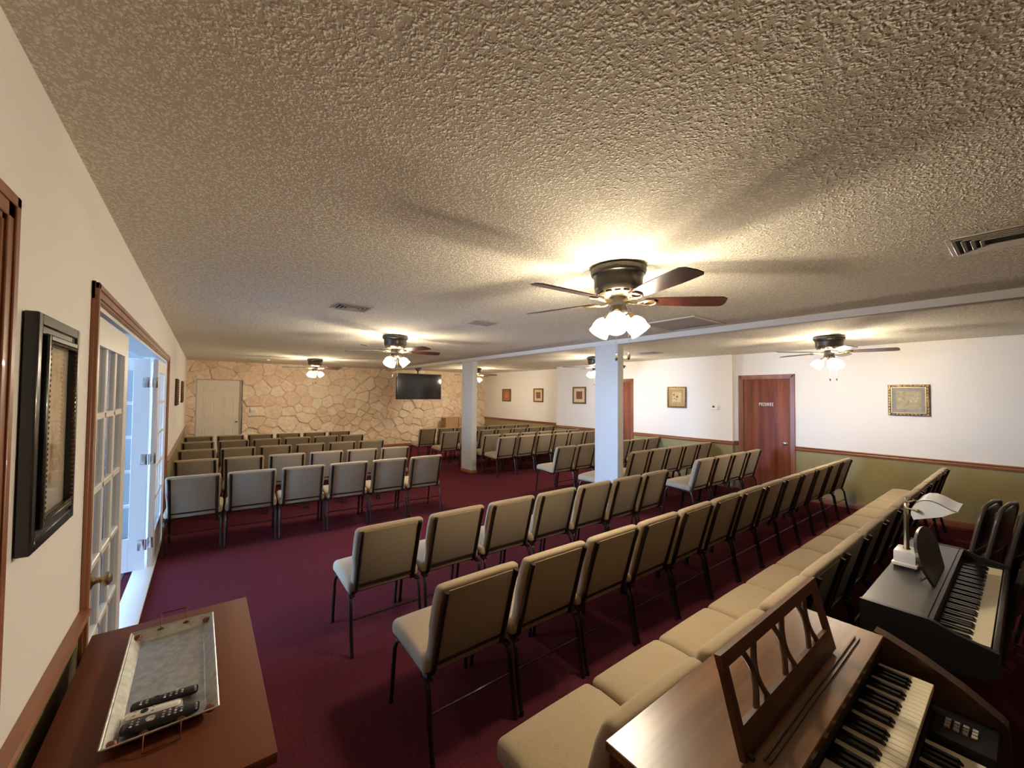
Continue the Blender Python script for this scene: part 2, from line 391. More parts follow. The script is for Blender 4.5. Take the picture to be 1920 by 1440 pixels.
# chair rails and baseboards
def rail_y(bm, x, s, y0, y1, z=RZ):
    """moulded chair rail running along Y on a wall face at x; s=+1 projects to +x"""
    pr = [(0, z), (.030, z), (.034, z-.008), (.026, z-.020), (.020, z-.030), (.024, z-.040), (.018, z-.052), (.010, z-.070), (0, z-.074)]
    prism(bm, [(x+s*a, b) for a, b in pr], 'y', y0, y1)
def rail_x(bm, y, s, x0, x1, z=RZ):
    pr = [(0, z), (.030, z), (.034, z-.008), (.026, z-.020), (.020, z-.030), (.024, z-.040), (.018, z-.052), (.010, z-.070), (0, z-.074)]
    prism(bm, [(y+s*a, b) for a, b in pr], 'x', x0, x1)
bm = BM()
for a, b in ((YN, DN0-.07), (DN1+.07, DO0-.07), (DO1+.07, YB-.03)): rail_y(bm, XL+.0005, 1, a, b)
struct('trim_2', bm, M['trim'], angle=25)
bm = BM(); rail_y(bm, XN-.0005, -1, YN, 2.405); rail_y(bm, XN-.0005, -1, 3.31, YJ1); rail_y(bm, XM-.0005, -1, YJ1, 5.525); rail_y(bm, XM-.0005, -1, 6.425, YJ2); rail_y(bm, XF-.0005, -1, YJ2, YB-.03)
struct('trim_3', bm, M['trim'], angle=25)
bm = BM(); rail_x(bm, YJ1-.0005, -1, XM-.03, XN-.03); rail_x(bm, YJ2+.0005, 1, XM-.03, XF-.03); rail_x(bm, YN+.0005, 1, XL+.03, XN-.03)
struct('trim_4', bm, M['trimx'], angle=25)
bm = BM()
for a, b in ((YN, DN0-.07), (DN1+.07, DO0-.07), (DO1+.07, YB-.05)): box(bm, XL+.0005, XL+.014, a, b, .001, .085, .003)
struct('baseboard_left', bm, M['trim'])
bm = BM()
for x, a, b in ((XN, YN, 2.405), (XN, 3.31, YJ1), (XM, YJ1, 5.525), (XM, 6.425, YJ2), (XF, YJ2, YB-.05)): box(bm, x-.014, x-.0005, a, b, .001, .085, .003)
struct('baseboard_right', bm, M['trim'])
bm = BM(); box(bm, 1.0, XF-.02, YB-.075, YB-.055, .001, .085, .003); struct('baseboard_back', bm, M['trimx'])
bm = BM(); box(bm, XL+.02, XN-.02, YN+.0005, YN+.014, .001, .085, .003); struct('baseboard_front', bm, M['trimx'])

# ------------------------------------------------------------------ doors
def casing(bm, wallx, s, y0, y1, z, wd=.07, th=.022):
    """picture-frame casing round an opening y0..y1, height z, on a wall at x; profile stepped"""
    for (a, b, t0) in ((0, wd, th*.55), (.012, wd-.012, th*.8), (wd*.6, wd-.004, th)):
        for ya, yb, za, zb in ((y0-b, y0-a, .001, z+b), (y1+a, y1+b, .001, z+b), (y0-b, y1+b, z+a, z+b)):
            x0, x1 = sorted((wallx+s*.0005, wallx+s*t0)); box(bm, x0, x1, ya, yb, za, zb, .002, 1)
def knob(parent, x, y, z, s, m, r=.028, rot='x'):
    bm = BM(); R = Matrix.Rotation(PI/2*s, 4, 'Y') if rot == 'x' else Matrix.Rotation(PI/2*s, 4, 'X')
    lathe(bm, [(.0, 0), (.033, 0), (.031, .006), (.016, .012), (.011, .022), (.012, .030), (.022, .036), (r, .048), (.026, .058), (.012, .066), (0.001, .067)], 16, (x, y, z), R)
    return obj('door_knob', bm, m, parent)
# french doors in the wide opening (door_1)
d1 = bpy.data.objects.new('door_1', None); COL.objects.link(d1); d1.location = (XL, DO0, 0); d1['kind'] = 'structure'
def loc_bm(): return BM()
bm = BM(); casing(bm, 0, 1, 0, DO1-DO0, DOH); obj('door_casing', bm, M['trimz'], d1)
bm = BM(); box(bm, -.14, 0, 0.0, .02, 0.001, DOH-.001); box(bm, -.14, 0, DO1-DO0-.02, DO1-DO0, .001, DOH-.001); box(bm, -.14, 0, .02, DO1-DO0-.02, DOH-.02, DOH-.001)
obj('door_jamb', bm, M['whitedoor'], d1, smooth=False)
bm = BM(); box(bm, -.14, .012, .02, DO1-DO0-.02, .001, .02, .004); obj('threshold', bm, M['whitedoor'], d1)
def french_leaf(parent, y0, x0, x1, along='y', w=.91, name='door_leaf', lites=True, sgn=1):
    """15-lite leaf; along y: spans y0..y0+w, thickness x0..x1. along x: spans x from y0 toward -x, thickness in y x0..x1"""
    z0, z1 = .02, 2.005; st = .115; tr = .12; br = .30; mu = .030
    rows = 5; cols = 3
    gz0, gz1 = z0+br, z1-tr; gw0, gw1 = st, w-st
    pw = (gw1-gw0-(cols-1)*mu)/cols; ph = (gz1-gz0-(rows-1)*mu)/rows
    bm = BM()
    def B(a, b, za, zb, t0, t1, bev=0):
        if along == 'y': box(bm, t0, t1, y0+a, y0+b, za, zb, bev, 1)
        else: box(bm, y0-b, y0-a, t0, t1, za, zb, bev, 1)
    B(0, st, z0, z1, x0, x1, .002); B(w-st, w, z0, z1, x0, x1, .002); B(st, w-st, z0, z0+br, x0, x1); B(st, w-st, z1-tr, z1, x0, x1)
    e = .006
    for c in range(1, cols): a = gw0+c*(pw+mu)-mu; B(a, a+mu, gz0, gz1, x0+e, x1-e, .004)
    for r in range(1, rows): a = gz0+r*(ph+mu)-mu; B(gw0, gw1, a, a+mu, x0+e, x1-e, .004)
    lf = obj(name, bm, M['whitedoor'], parent, smooth=False)
    bm = BM(); m = (x0+x1)/2; B(gw0, gw1, gz0, gz1, m-.002, m+.002)
    obj('glass_pane', bm, M['pane'], lf, smooth=False)
    return lf
la = french_leaf(d1, .022, -.042, -.002)
kk = knob(la, -.001, .095, .915, 1, M['brass'])
lb = french_leaf(d1, 5.16-DO0, -.046, -.006, w=1.00)
ld_ = french_leaf(d1, -.062, 3.150-DO0+.022, 3.190-DO0+.022, 'x', w=.91)      # its partner, swung outward beyond the near leaf
lc = french_leaf(d1, -.062, 5.118-DO0, 5.158-DO0, 'x', w=.91)      # swung outward, hinged on the fixed leaf
def hinge(z):
    bm = BM()
    tube(bm, [(-.055, 5.112-DO0, z-.05), (-.055, 5.112-DO0, z+.05)], .008, 8)
    box(bm, -.112, -.062, 5.1145-DO0, 5.1175-DO0, z-.05, z+.05, .001)
    box(bm, -.048, -.006, 5.153-DO0, 5.1595-DO0, z-.05, z+.05, .001)
    obj('hinge', bm, M['chrome'], lc)
for z in (.25, 1.05, 1.78): hinge(z)
# doorway nearest the camera at the left edge
d2 = bpy.data.objects.new('door_2', None); COL.objects.link(d2); d2.location = (XL, DN0, 0); d2['kind'] = 'structure'
bm = BM(); casing(bm, 0, 1, 0, DN1-DN0, DNH); obj('door_casing', bm, M['trimz'], d2)
bm = BM(); box(bm, -.08, -.04, .001, DN1-DN0-.001, .001, DNH-.001, .0); lf = obj('door_leaf', bm, M['doorwood'], d2)
knob(lf, -.039, .08, .92, 1, M['brass'])
# private door on the right wall
def wood_door(name, x, y0, y1, z, kn, sign=False):
    d = bpy.data.objects.new(name, None); COL.objects.link(d); d.location = (x, y0, 0); d['kind'] = 'structure'
    W = y1-y0
    bm = BM(); casing(bm, 0, -1, 0, W, z, .062); obj('door_casing', bm, M['trimz'], d)
    bm = BM(); box(bm, .0, .11, 0, .015, .001, z-.001); box(bm, .0, .11, W-.015, W, .001, z-.001); box(bm, 0, .11, .015, W-.015, z-.015, z-.001); box(bm, .09, .11, .015, W-.015, .001, z-.015); obj('door_jamb', bm, M['trimz'], d, smooth=False)  # includes a hidden back panel added to stop sky leaking round the leaf
    bm = BM(); box(bm, .012, .052, .018, W-.018, .006, z-.02, .001); lf = obj('door_leaf', bm, M['doorwood'], d)
    if kn is not None:
        knob(lf, .0115, kn-y0, .90, -1, M['chrome'])
    return d, lf
dp, leaf = wood_door('door_3', XN, 2.47, 3.245, 2.025, 2.55)
wood_door('door_4', XM, 5.59, 6.36, 2.025, None)
# raised letters PRIVATE built as white blocks
GL = {'P': ['1110', '1001', '1001', '1110', '1000', '1000', '1000'], 'R': ['1110', '1001', '1001', '1110', '1010', '1001', '1001'],
      'I': ['111', '010', '010', '010', '010', '010', '111'], 'V': ['1001', '1001', '1001', '1001', '1001', '0110', '0110'],
      'A': ['0110', '1001', '1001', '1111', '1001', '1001', '1001'], 'T': ['1111', '0110', '0110', '0110', '0110', '0110', '0110'], 'E': ['1111', '1000', '1000', '1110', '1000', '1000', '1111']}
def letters(word, yl, yr, z0, z1, x, parent):
    n = sum(len(GL[c][0]) for c in word)+len(word)*2.0
    cell = (yl-yr)/n; ch = (z1-z0)/7; u = 0
    for c in word:
        bm = BM()
        for r, row in enumerate(GL[c]):
            for q, b in enumerate(row):
                if b == '1':
                    box(bm, x-.006, x, yl-(u+q+1.02)*cell, yl-(u+q)*cell, z1-(r+1.02)*ch, z1-r*ch)
        obj('letter', bm, M['white'], parent, smooth=False)
        u += len(GL[c][0])+2.0
letters('PRIVATE', 2.965-2.47, 2.725-2.47, 1.535, 1.592, .0118, leaf)
# six panel door in the stone wall
d5 = bpy.data.objects.new('door_5', None); COL.objects.link(d5); d5.location = (-.145, YB+.03, 0); d5['kind'] = 'structure'
W = .885
bm = BM(); box(bm, 0, W, 0, .04, .01, 2.005, .002)
def panel(x0, x1, z0, z1):
    # bevelled raised panel: sunk moulding with a field
    for (i, y) in ((0, -.004), (.022, -.001), (.03, -.009)):
        pass
    for a, b, c, d in ((x0, x1, z0, z0+.018), (x0, x1, z1-.018, z1), (x0, x0+.018, z0, z1), (x1-.018, x1, z0, z1)):
        box(bm, a, b, -.006, .002, c, d, .003, 1)
    box(bm, x0+.035, x1-.035, -.006, .002, z0+.035, z1-.035, .005, 1)
for xa in (.13, .53):
    panel(xa, xa+.235, 1.70, 1.86); panel(xa, xa+.235, 1.02, 1.58); panel(xa, xa+.235, .22, .86)
lf5 = obj('door_leaf', bm, M['creamdoor'], d5, smooth=False)
knob(lf5, W-.06, 0, .95, 1, M['chrome'], rot='y')
bm = BM(); box(bm, -.02, 0, -.03, .06, .001, 2.03); box(bm, W, W+.085, -.03, .16, .001, 2.03); box(bm, -.02, W+.02, .06, .16, .001, 2.03); box(bm, -.02, W+.085, -.03, .16, 2.007, 2.06)
obj('door_jamb', bm, M['greyframe'], d5, smooth=False)
# outside the french doors: sky-lit paving; unseen walls and roof added to block daylight
bm = BM(); box(bm, -9, XL-.15, -4, 14, -.06, -.01); struct('floor_outside', bm, M['concrete'], smooth=False)
bm = BM(); box(bm, -5.6, XL-.15, 1.75, 1.9, -.01, 2.39); box(bm, -5.6, -1.45, 1.9, 3.12, -.01, 2.39); box(bm, -5.6, XL-.15, 6.45, 6.6, -.01, 2.39); struct('wall_sky_block', bm, mat('grey_sky_block', (.30, .28, .26), .8), smooth=False)  # unseen walls added outside to keep sky light off the open leaves
bm = BM(); box(bm, -5.6, XL-.15, 1.7, 6.65, 2.40, 2.52); struct('ceiling_sky_block', bm, M['whitedoor'], smooth=False)  # unseen roof added so that daylight enters only at a low angle

# ------------------------------------------------------------------ stackable church chairs
def rounded(bm, x0, x1, y0, y1, z0, z1, r, seg=3, cut=0):
    n0 = len(bm.verts)
    box(bm, x0, x1, y0, y1, z0, z1, r, seg)
def make_chair():
    t = thing('church_chair', 'x', 'chair')
    # seat cushion, crowned on top with a waterfall front
    bm = BM(); rounded(bm, -.250, .250, .125, .545, .375, .455, .030, 4)
    bmesh.ops.subdivide_edges(bm, edges=[e for e in bm.edges if e.calc_length() > .2], cuts=5, use_grid_fill=True)
    for v in bm.verts:
        x, y, z = v.co
        u = max(0, 1-(x/.25)**2); q = (y-.125)/.42; w_ = max(0, 1-(2*q-1)**2)
        if z > .42: v.co.z += .016*u**.5*w_**.5
        if y > .42: v.co.z -= ((y-.42)/.125)**2*.018
        v.co.z += (y-.3)*.06
        if y > .5: v.co.x *= 1-.03*(y-.5)/.045
    obj('seat', bm, M['fabric'], t)
    # backrest: shell cushion leaning back
    def lean(z): return .118-(z-.40)*.270-max(0, z-.74)*.12      # rear surface y for a height
    bm = BM(); rounded(bm, -.232, .232, .008, .070, .400, .822, .024, 4)
    bmesh.ops.subdivide_edges(bm, edges=[e for e in bm.edges if e.calc_length() > .2], cuts=5, use_grid_fill=True)
    for v in bm.verts:
        x, y, z = v.co
        u = max(0, 1-(x/.232)**2)
        if y > .05: v.co.y += .016*u*max(0, math.sin(PI*min(1, (z-.42)/.40)))
        if abs(x) > .2 and z < .60: v.co.x *= 1-.04*min(1, (.60-z)/.06)
        if z > .79 and abs(x) > .19: v.co.z -= (abs(x)-.19)*.10
        v.co.y += lean(z)
    obj('backrest', bm, M['fabric'], t)
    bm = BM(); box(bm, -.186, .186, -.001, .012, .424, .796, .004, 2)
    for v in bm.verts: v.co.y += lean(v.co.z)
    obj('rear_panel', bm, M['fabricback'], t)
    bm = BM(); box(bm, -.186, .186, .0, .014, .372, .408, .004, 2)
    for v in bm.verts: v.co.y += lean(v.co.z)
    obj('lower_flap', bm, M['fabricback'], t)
    bm = BM()
    for s in (-1, 1):
        pts = [(s*.200, lean(z)-.002, z) for z in (.798, .70, .60, .50, .42, .385)]+[(s*.202, .150, .362), (s*.204, .19, .356), (s*.204, .26, .356)]
        tube(bm, pts, .0125, 8, 1.35)
    tube(bm, [(-.19, lean(.416)-.002, .416), (.19, lean(.416)-.002, .416)], .008, 6)
    obj('back_frame', bm, M['metal'], t)
    bm = BM()
    for s in (-1, 1): tube(bm, [(s*.225, .12, .366), (s*.225, .48, .378)], .011, 8)
    for y in (.16, .47): tube(bm, [(-.235, y, .366), (.235, y, .366)], .010, 8)
    box(bm, -.22, .22, .13, .50, .368, .380)
    obj('seat_frame', bm, M['metal'], t)
    for s in (-1, 1):
        bm = BM()
        tube(bm, [(s*.226, .175, .372), (s*.232, .125, .352), (s*.236, .100, .31), (s*.237, .085, .20), (s*.237, .062, .08), (s*.237, .045, .004)], .0115, 8)
        tube(bm, [(s*.237, .044, .001), (s*.237, .047, .028)], .0135, 8)
        obj('leg', bm, M['metal'], t)
        bm = BM()
        tube(bm, [(s*.215, .455, .374), (s*.230, .487, .358), (s*.237, .500, .32), (s*.237, .525, .15), (s*.237, .547, .004)], .0115, 8)
        tube(bm, [(s*.237, .5465, .001), (s*.237, .543, .028)], .0135, 8)
        obj('leg', bm, M['metal'], t)
    bm = BM(); tube(bm, [(-.236, .086, .215), (.236, .086, .215)], .006, 6)
    for s in (-1, 1): box(bm, s*.228-.018, s*.228+.018, .10, .15, .352, .362, .003)
    obj('stretcher', bm, M['metal'], t)
    return t
chair0 = make_chair(); used = [False]
ORD = ['first', 'second', 'third', 'fourth', 'fifth', 'sixth', 'seventh', 'eighth', 'ninth', 'tenth', 'eleventh', 'twelfth', 'thirteenth']
def put(x, y, rz, label, group):
    if not used[0]:
        used[0] = True; c = chair0; c.location = (x, y, 0); c.rotation_euler = (0, 0, rz); c['label'] = label; c['group'] = group
    else: c = dup(chair0, (x, y, 0), rz, label, group)
    return c
def row(c0, n, pitch, y0, slope, rz, what, group, frm='from the aisle', scale=1):
    for i in range(n):
        jr = random.uniform(-.008, .008)
        put(c0+i*pitch, y0+i*pitch*slope, rz+jr, 'tan chair, %s %s in %s' % (ORD[i], frm, what), group)
row(1.10, 13, .511, .655, -.004, 0, 'the nearest row, backed by the organ', 'chairs in the row against the organ')
row(1.09, 13, .5125, 1.62, -.006, 0, 'the long second row from the organ', 'chairs in the second row from the organ')
row(1.025, 7, .522, 2.625, -.003, 0, 'the third row from the organ', 'chairs in the third row from the organ')
row(5.62, 4, .512, 2.77, -.018, 0, 'the short row before the lettered door', 'chairs in the short row by the lettered door')
put(4.985, 3.84, math.radians(11), 'tan chair with its back hidden behind the nearest white post', 'chairs in the row behind the nearest post')
row(5.50, 5, .503, 3.75, -.01, 0, 'the row behind the nearest post', 'chairs in the row behind the nearest post', 'from that post')
row(4.95, 6, .516, 4.835, 0, 0, 'the fifth row right of the aisle', 'chairs in the fifth row right of the aisle')
row(5.02, 6, .520, 6.60, 0, 0, 'the row right of the farther post', 'chairs right of the farther post')
row(5.02, 6, .520, 7.16, 0, 0, 'the tight row by the farther post', 'chairs in the tight row by the farther post')
row(4.60, 7, .515, 8.25, 0, 0, 'the second row from the boxes', 'chairs in the second farthest row at right')
row(4.50, 7, .515, 9.25, 0, 0, 'the farthest row under the television', 'chairs in the farthest row at right')
LR = [('the nearest left block row', 5.335, -.060), ('the second left block row', 6.57, -.085), ('the third left block row', 7.70, -.07), ('the fourth left block row', 8.90, -.06), ('the farthest left block row', 10.02, -.10)]
for what, y0, sl in LR:
    row(-.065, 6, .515, y0, sl, math.atan(sl), what, 'chairs in the block along the left wall', 'from the left wall')

# ------------------------------------------------------------------ ceiling fans
def make_fan():
    t = thing('ceiling_fan', 'x', 'ceiling fan')
    bm = BM(); lathe(bm, [(.150, -.0005), (.165, -.010), (.168, -.030), (.162, -.048), (.155, -.052), (.150, -.060), (.146, -.085), (.146, -.125), (.140, -.145), (.132, -.155)], 36)
    h = obj('motor_housing', bm, M['bronze'], t)
    bm = BM(); lathe(bm, [(.131, -.155), (.118, -.168), (.100, -.180), (.072, -.186), (.055, -.186)], 36)
    vr = obj('vent_ring', bm, M['brass'], t)
    bm = BM()
    for k in range(15):
        a = 2*PI*k/15; R = Matrix.Rotation(a, 4, 'Z')
        n0 = len(bm.verts); vs = box(bm, .118, .128, -.018, .018, -.169, -.162)
        for v in vs: v.co = R @ v.co
    obj('vent_slots', bm, M['ventdark'], vr, smooth=False)
    bm = BM(); lathe(bm, [(.052, -.184), (.055, -.20), (.058, -.225), (.052, -.240), (.056, -.250), (.060, -.268), (.055, -.285), (.040, -.298), (.022, -.305), (.012, -.330), (.018, -.342), (.012, -.355), (.002, -.360)], 28)
    hb = obj('hub', bm, M['bronze'], t)
    for k in range(5):
        a = 2*PI*k/5; R = Matrix.Rotation(a, 4, 'Z')
        bm = BM()
        out = [(.155, -.030), (.17, -.043), (.30, -.056), (.50, -.064), (.615, -.064), (.645, -.045), (.660, .010), (.660, .045), (.645, .060), (.50, .064), (.30, .056), (.17, .043), (.155, .030)]
        A = [bm.verts.new((x, y, -.203)) for x, y in out]; B = [bm.verts.new((x, y, -.209)) for x, y in out]
        bm.faces.new(A[::-1]); bm.faces.new(B)
        for i in range(len(out)): bm.faces.new((A[i], A[(i+1) % len(out)], B[(i+1) % len(out)], B[i]))
        T = R @ Matrix.Translation((0, 0, -.206)) @ Matrix.Rotation(math.radians(-12), 4, 'X') @ Matrix.Translation((0, 0, .206))
        for v in bm.verts: v.co = T @ v.co
        bl = obj('blade', bm, M['bladewood'], t, smooth=False)
        bm = BM()
        tube(bm, [(.045, 0, -.205), (.09, .0, -.218), (.13, 0, -.218), (.16, 0, -.214)], .010, 8, .5)
        ring = [(.195+.036*math.cos(q), .030*math.sin(q), -.215) for q in [2*PI*i/16 for i in range(17)]]
        tube(bm, ring, .006, 6, 1, False)
        tube(bm, [(.12, 0, -.217), (.155, .030, -.214), (.21, .034, -.212)], .006, 6); tube(bm, [(.12, 0, -.217), (.155, -.030, -.214), (.21, -.034, -.212)], .006, 6)
        for v in bm.verts: v.co = T @ v.co
        obj('blade_iron', bm, M['brass'], bl)
    for k, a in enumerate((212, 332, 92)):
        a = math.radians(a); d = Vector((math.cos(a), math.sin(a), 0)); ax = (d*math.cos(math.radians(50))+Vector((0, 0, -math.sin(math.radians(50))))).normalized()
        base = d*.062+Vector((0, 0, -.285))
        z_ = Vector((0, 0, 1)); Q = z_.rotation_difference(ax).to_matrix().to_4x4()
        bm = BM()
        tube(bm, [d*.03+Vector((0, 0, -.270)), d*.05+Vector((0, 0, -.268)), base], .010, 8)
        lathe(bm, [(.012, -.005), (.024, .0), (.026, .030), (.020, .034)], 14, base, Q)
        fitter = obj('lamp_arm', bm, M['brass'], t)
        bm = BM(); lathe(bm, [(.020, .028), (.040, .040), (.057, .065), (.063, .090), (.060, .118), (.066, .140)], 22, base, Q, closed=False)
        obj('glass_shade', bm, M['shade'], fitter)
        bm = BM(); ball(bm, base+ax*.085, .022, 12); obj('bulb', bm, M['bulb'], fitter)
        ld = bpy.data.lights.get('fan_bulb_light')
        if ld is None:
            ld = bpy.data.lights.new('fan_bulb_light', 'POINT'); ld.energy = LAMP_W; ld.color = (1, .885, .70); ld.shadow_soft_size = .030
        lo = bpy.data.objects.new('bulb_light', ld); COL.objects.link(lo); lo.location = base+ax*.085; lo.parent = fitter
    for dx, ln in ((-.010, .205), (.062, .20)):
        cx, cy = dx*.61-.04*.79, -dx*.79-.04*.61
        bm = BM(); tube(bm, [(cx, cy, -.31), (cx, cy, -.33-ln)], .0016, 5)
        ch = obj('pull_chain', bm, M['chrome'], t)
        bm = BM(); lathe(bm, [(.002, 0), (.007, -.006), (.009, -.022), (.007, -.038), (.002, -.044)], 12, (cx, cy, -.33-ln)); obj('pull_fob', bm, M['brownmetal'], ch)
    return t
fan0 = make_fan()
def dup_fan(loc, rz, label):
    f = dup(fan0, loc, rz, label, 'ceiling fans'); return f
FANS = [(2.01, 1.54, 33, 'largest, nearest dark ceiling fan with three lit glass shades'),
        (2.04, 5.25, 70, 'ceiling fan on the left half, second from the camera'),
        (2.0, 10.0, 26, 'ceiling fan farthest back, before the stone wall at left'),
        (6.3, 5.4, 64, 'ceiling fan half hidden behind the nearest white post'),
        (6.35, 1.56, 68, 'ceiling fan above and right of the door lettered PRIVATE'),
        (6.42, 10.1, 20, 'ceiling fan mostly hidden behind the farther white post')]
for i, (x, y, a, lb_) in enumerate(FANS):
    if i == 0:
        fan0.location = (x, y, H); fan0.rotation_euler = (0, 0, 0); fan0['label'] = lb_; fan0['group'] = 'ceiling fans'; f = fan0
    else: f = dup_fan((x, y, H), 0, lb_)
    # turn only the rotor (blades) to the photographed angle
for (x, y, a, lb_), f in zip(FANS, [o for o in COL.objects if o.name.startswith('ceiling_fan')]):
    pass
for f in [o for o in COL.objects if o.name.startswith('ceiling_fan')]:
    a = min(FANS, key=lambda q: (q[0]-f.location.x)**2+(q[1]-f.location.y)**2)[2]
    for ch in f.children:
        if ch.name.startswith('blade'): ch.rotation_euler = (0, 0, math.radians(a))

# ------------------------------------------------------------------ television on a ceiling mount
t = thing('television', 'large black wall television hanging before the stone wall', 'television', (5.075, 11.1, 0))
bm = BM(); box(bm, -.715, .715, -.02, .03, 1.535, 2.295, .006); obj('bezel', bm, M['blackplastic'], t)
bm = BM(); box(bm, -.703, .703, -.0225, -.0205, 1.555, 2.283); obj('screen', bm, M['tv'], t, smooth=False)
bm = BM(); box(bm, -.25, .25, .031, .07, 1.70, 2.12, .01); obj('rear_cover', bm, M['blackplastic'], t)
t = thing('ceiling_mount', 'black ceiling bracket holding the television', 'bracket', (5.075, 11.1, 0))
bm = BM(); prism(bm, [(-.10, 2.4795), (.10, 2.4795), (.02, 2.38), (-.02, 2.38)], 'y', .075, .16); obj('canopy', bm, M['blackplastic'], t)
bm = BM(); tube(bm, [(0, .115, 2.38), (0, .115, 1.9)], .02, 10); box(bm, -.12, .12, .072, .095, 1.8, 2.05); box(bm, -.03, .03, .09, .13, 1.88, 1.96); obj('pole', bm, M['blackplastic'], t)

# ------------------------------------------------------------------ pictures
def frame_ring(bm, w, h, a, b, x0, x1, bev=.002):
    """ring in the yz plane between insets a and b"""
    for ya, yb, za, zb in ((-w/2+a, -w/2+b, -h/2+a, h/2-a), (w/2-b, w/2-a, -h/2+a, h/2-a), (-w/2+b, w/2-b, -h/2+a, -h/2+b), (-w/2+b, w/2-b, h/2-b, h/2-a)):
        box(bm, x0, x1, ya, yb, za, zb, bev, 1)
def gold_picture(x, y0, y1, z0, z1, s, label, kind, group=None):
    """s=+1: hangs on the right wall facing -x ; s=-1: on the left wall facing +x"""
    w, h = abs(y1-y0), z1-z0
    t = thing('framed_picture', label, 'picture', (x, (y0+y1)/2, (z0+z1)/2), 0 if s == 1 else PI, group)
    dk = kind in ('red', 'brown')
    bm = BM(); frame_ring(bm, w, h, 0, .032, -.030, -.001, .004); fr = obj('frame', bm, M['darkgold'] if dk else M['gold'], t)
    bm = BM(); frame_ring(bm, w, h, .032, .044, -.022, -.004, .002); obj('inner_lip', bm, M['goldlite'], t)
    bm = BM(); n = 11
    for i in range(n):
        q = -w/2+.02+(w-.04)*i/(n-1)
        for zz in (-h/2+.016, h/2-.016): ball(bm, (-.030, q, zz), .009, 6, (.7, 1.3, .9))
        q = -h/2+.02+(h-.04)*i/(n-1)
        for yy in (-w/2+.016, w/2-.016): ball(bm, (-.030, yy, q), .009, 6, (.7, .9, 1.3))
    obj('beading', bm, M['goldlite'] if not dk else M['gold'], fr)
    A = dict(brown=((.50, .37, .20), (.20, .075, .045)), red=((.42, .16, .07), (.55, .25, .12)), leaf=((.45, .30, .13), (.62, .46, .23)), land=((.42, .34, .28), (.60, .46, .26)), cream=((.72, .55, .34), (.22, .075, .045)))[kind]
    m1 = mat('picture_mat_'+kind, A[0], .6, var=((14, 14, 14), tuple(c*.8 for c in A[0]), .4, .7)); m2 = mat('picture_print_'+kind, A[1], .6, var=((30, 30, 30), tuple(c*.72 for c in A[1]), .4, .65))
    bm = BM(); box(bm, -.012, -.006, -w/2+.042, w/2-.042, -h/2+.042, h/2-.042); obj('mat_board', bm, m1, t, smooth=False)
    k = .27 if kind != 'land' else .2
    bm = BM(); box(bm, -.014, -.0122, -w/2+w*k, w/2-w*k, -h/2+h*k, h/2-h*k); pr = obj('print', bm, m2, t, smooth=False)
    if kind == 'leaf':
        bm = BM()
        for yy, zz, r in ((.06, .05, .022), (-.012, .01, .026), (.045, -.03, .014), (-.0, -.05, .012)): ball(bm, (-.0145, yy, zz), r, 8, (.05, 1, 1))
        for a in (-.145, .145): box(bm, -.0135, -.0122, -w/2+.05, w/2-.05, a-.002, a+.002); box(bm, -.0135, -.0122, a*.9-.002, a*.9+.002, -h/2+.05, h/2-.05)
        obj('motif', bm, mat('brown_leaf_ink', (.22, .12, .05), .7), pr, smooth=False)
    if kind == 'land':
        bm = BM()
        for i in range(17): ball(bm, (-.0145, random.uniform(-.10, .10), random.uniform(-.025, .035)), random.uniform(.005, .010), 6, (.08, 1, 1))
        obj('motif', bm, mat('pale_blossom', (.72, .62, .42), .7), pr, smooth=False)
        bm = BM(); box(bm, -.016, -.0155, -w/2+.044, w/2-.044, -h/2+.044, h/2-.044); obj('glazing', bm, M['pane'], t, smooth=False)
    return t
gold_picture(XN-.001, .83, 1.252, 1.445, 1.883, 1, 'gold framed picture right of the lettered door, under the fan blade', 'land')
gold_picture(XM-.001, 4.26, 4.675, 1.456, 1.890, 1, 'gold framed leaf print between the thermostat and a brown door', 'leaf')
gold_picture(XM-.001, 6.955, 7.412, 1.476, 1.918, 1, 'framed picture just left of the nearest post, brown square in cream', 'cream')
gold_picture(XF-.001, 9.22, 9.67, 1.475, 1.90, 1, 'dark framed cream picture nearest the wall corner on the far wall', 'cream')
gold_picture(XF-.001, 10.87, 11.35, 1.468, 1.895, 1, 'dark framed reddish picture nearest the stone wall at right', 'red')
gold_picture(XL+.001, 7.865, 8.28, 1.483, 1.892, -1, 'gold framed picture on the left wall, nearer of the pair', 'brown')
gold_picture(XL+.001, 9.76, 10.18, 1.49, 1.898, -1, 'gold framed picture on the left wall, next to the stone wall', 'brown')
# large black frame by the french doors
w_, h_ = .40, .592
t = thing('framed_picture', 'large black framed print on the left wall beside the french doors', 'picture', (XL+.001, 1.668, 1.588), PI)
bm = BM(); frame_ring(bm, w_, h_, 0, .030, -.028, -.001, .003); frame_ring(bm, w_, h_, .022, .055, -.022, -.001, .004); frame_ring(bm, w_, h_, .048, .066, -.036, -.001, .004)
fr = obj('frame', bm, M['blackframe'], t)
bm = BM()
for i in range(34):
    q = -h_/2+.072+(h_-.144)*i/33
    for yy in (-w_/2+.069, w_/2-.069): ball(bm, (-.033, yy, q), .0045, 6)
for i in range(20):
    q = -w_/2+.072+(w_-.144)*i/19
    for zz in (-h_/2+.069, h_/2-.069): ball(bm, (-.033, q, zz), .0045, 6)
obj('beading', bm, M['darkgold'], fr)
bm = BM(); box(bm, -.016, -.006, -w_/2+.06, w_/2-.06, -h_/2+.06, h_/2-.06); obj('mat_board', bm, mat('warm_mat_board', (.60, .49, .38), .8), t, smooth=False)
bm = BM(); box(bm, -.0175, -.0162, -w_/2+.095, w_/2-.085, -h_/2+.14, h_/2-.085); obj('print', bm, mat('sepia_print', (.72, .50, .32), .7, var=((22, 22, 14), (.28, .15, .09), .5, .72)), t, smooth=False)
